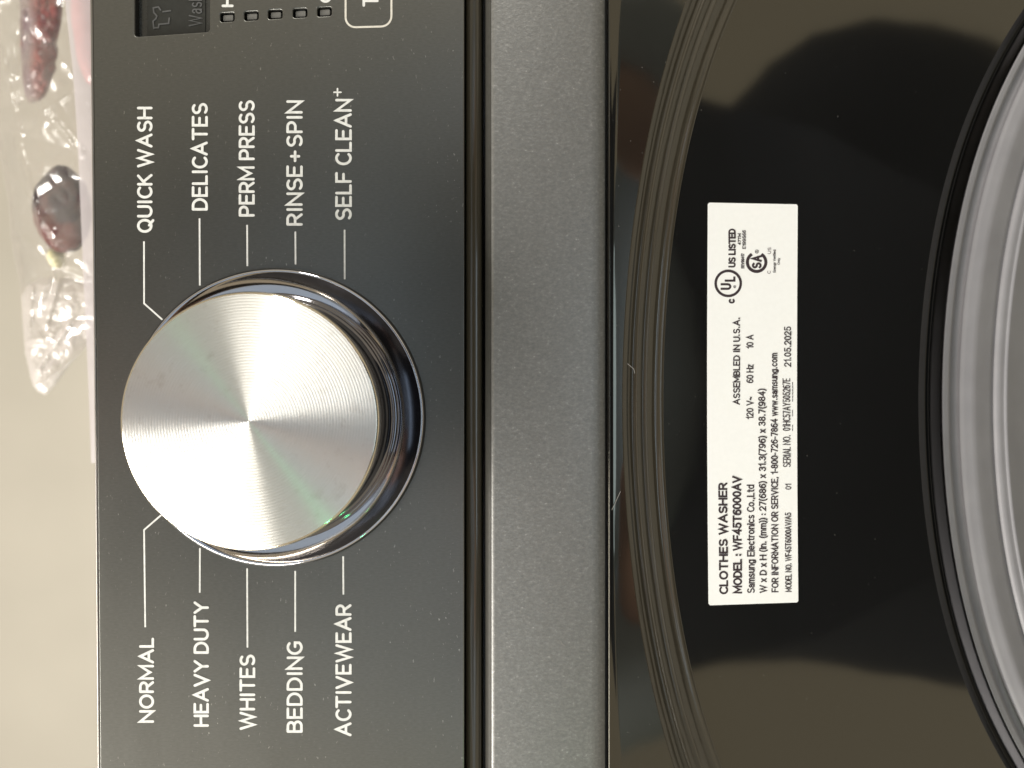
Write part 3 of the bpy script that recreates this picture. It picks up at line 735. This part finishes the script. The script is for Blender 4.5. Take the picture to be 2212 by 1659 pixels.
SKINM = plain('skin', (0.42, 0.24, 0.17), 0.5).m; NAVY = plain('navy_cloth', (0.010, 0.013, 0.024), 0.9).m; SHIRT = plain('pale_blue_cloth', (0.46, 0.55, 0.66), 0.9).m; HAIR = plain('dark_hair', (0.012, 0.009, 0.007), 0.5).m
skin_body('body', nd, ed, SKINM, PE)
cl = {'pel': ((PX, -.60, -.27), .23), 'waist': ((PX, -.56, -.13), .225), 'chest': ((PX, -.50, .08), .215), 'neckb': ((PX, -.475, .22), .09)}
ce = [('pel', 'waist'), ('waist', 'chest'), ('chest', 'neckb')]
for sgn, tgx in ((-1, -0.050), (1, 0.115)):
    s_ = 'l' if sgn < 0 else 'r'
    cl.update({'sh' + s_: ((PX + sgn * .20, -.49, .17), .09), 'el' + s_: ((PX + sgn * .26, -.40, -.06), .068), 'cf' + s_: ((tgx + sgn * .07, -.27, -.09), .045)})
    ce += [('chest', 'sh' + s_), ('sh' + s_, 'el' + s_), ('el' + s_, 'cf' + s_)]
skin_body('shirt', cl, ce, SHIRT, PE)
tl = {'pel': ((PX, -.60, -.42), .24)}; te = []
for sgn in (-1, 1):
    s_ = 'l' if sgn < 0 else 'r'
    tl.update({'hip' + s_: ((PX + sgn * .14, -.53, -.47), .165), 'kn' + s_: ((PX + (.24 if sgn > 0 else -.22), -.35, -.36 if sgn > 0 else -.66), .115), 'an' + s_: ((PX + sgn * .17, -.62 if sgn < 0 else -.44, -.82), .055)})
    te += [('pel', 'hip' + s_), ('hip' + s_, 'kn' + s_), ('kn' + s_, 'an' + s_)]
skin_body('trousers', tl, te, NAVY, PE)
skin_body('hair', {'a': ((PX, -.455, .50), .095), 'b': ((PX, -.50, .42), .11), 'c': ((PX, -.52, .32), .10), 'l1': ((PX - .10, -.47, .38), .06), 'l2': ((PX - .15, -.45, .27), .065), 'l3': ((PX - .15, -.42, .14), .05),
          'r1': ((PX + .10, -.47, .38), .06), 'r2': ((PX + .15, -.45, .27), .065), 'r3': ((PX + .15, -.42, .14), .05)},
          [('a', 'b'), ('b', 'c'), ('b', 'l1'), ('l1', 'l2'), ('l2', 'l3'), ('b', 'r1'), ('r1', 'r2'), ('r2', 'r3')], HAIR, PE)
PH = empty('phone', (0.035, -.181, 0.0)); tag(PH, 'dark phone held up in landscape in front of the washer', 'phone')
o = box('phone_body', (-0.075, -0.004, -0.032), (0.075, 0.004, 0.043), plain('phone_dark', (0.012, 0.012, 0.014), 0.25).m, PH, 0.0035)

# lint fibres
for lab, sf, pts in (('short pale lint fibre on the silver front band', lambda u, v, h: P(u, v, -0.0004 - h), [(1211, 1384), (1214, 1391), (1220, 1395)]),
                     ('fine grey lint hair beside the edge of the silver band, low in the photo', lambda u, v, h: P(u, v, 0.0001 - h), [(1322, 1101), (1330, 1084), (1340, 1062)]),
                     ('tiny curled lint fibre on the door groove, high in the photo', lambda u, v, h: P(u, v, 0.0005 - h), [(1356, 786), (1362, 791), (1369, 797), (1371, 806)])):
    tag(link('lint_fibre', strokes_mesh([pts], 0.6, sf, True, 0.0001), plain('lint_grey', (0.20, 0.19, 0.18), 0.8).m), lab, 'lint')
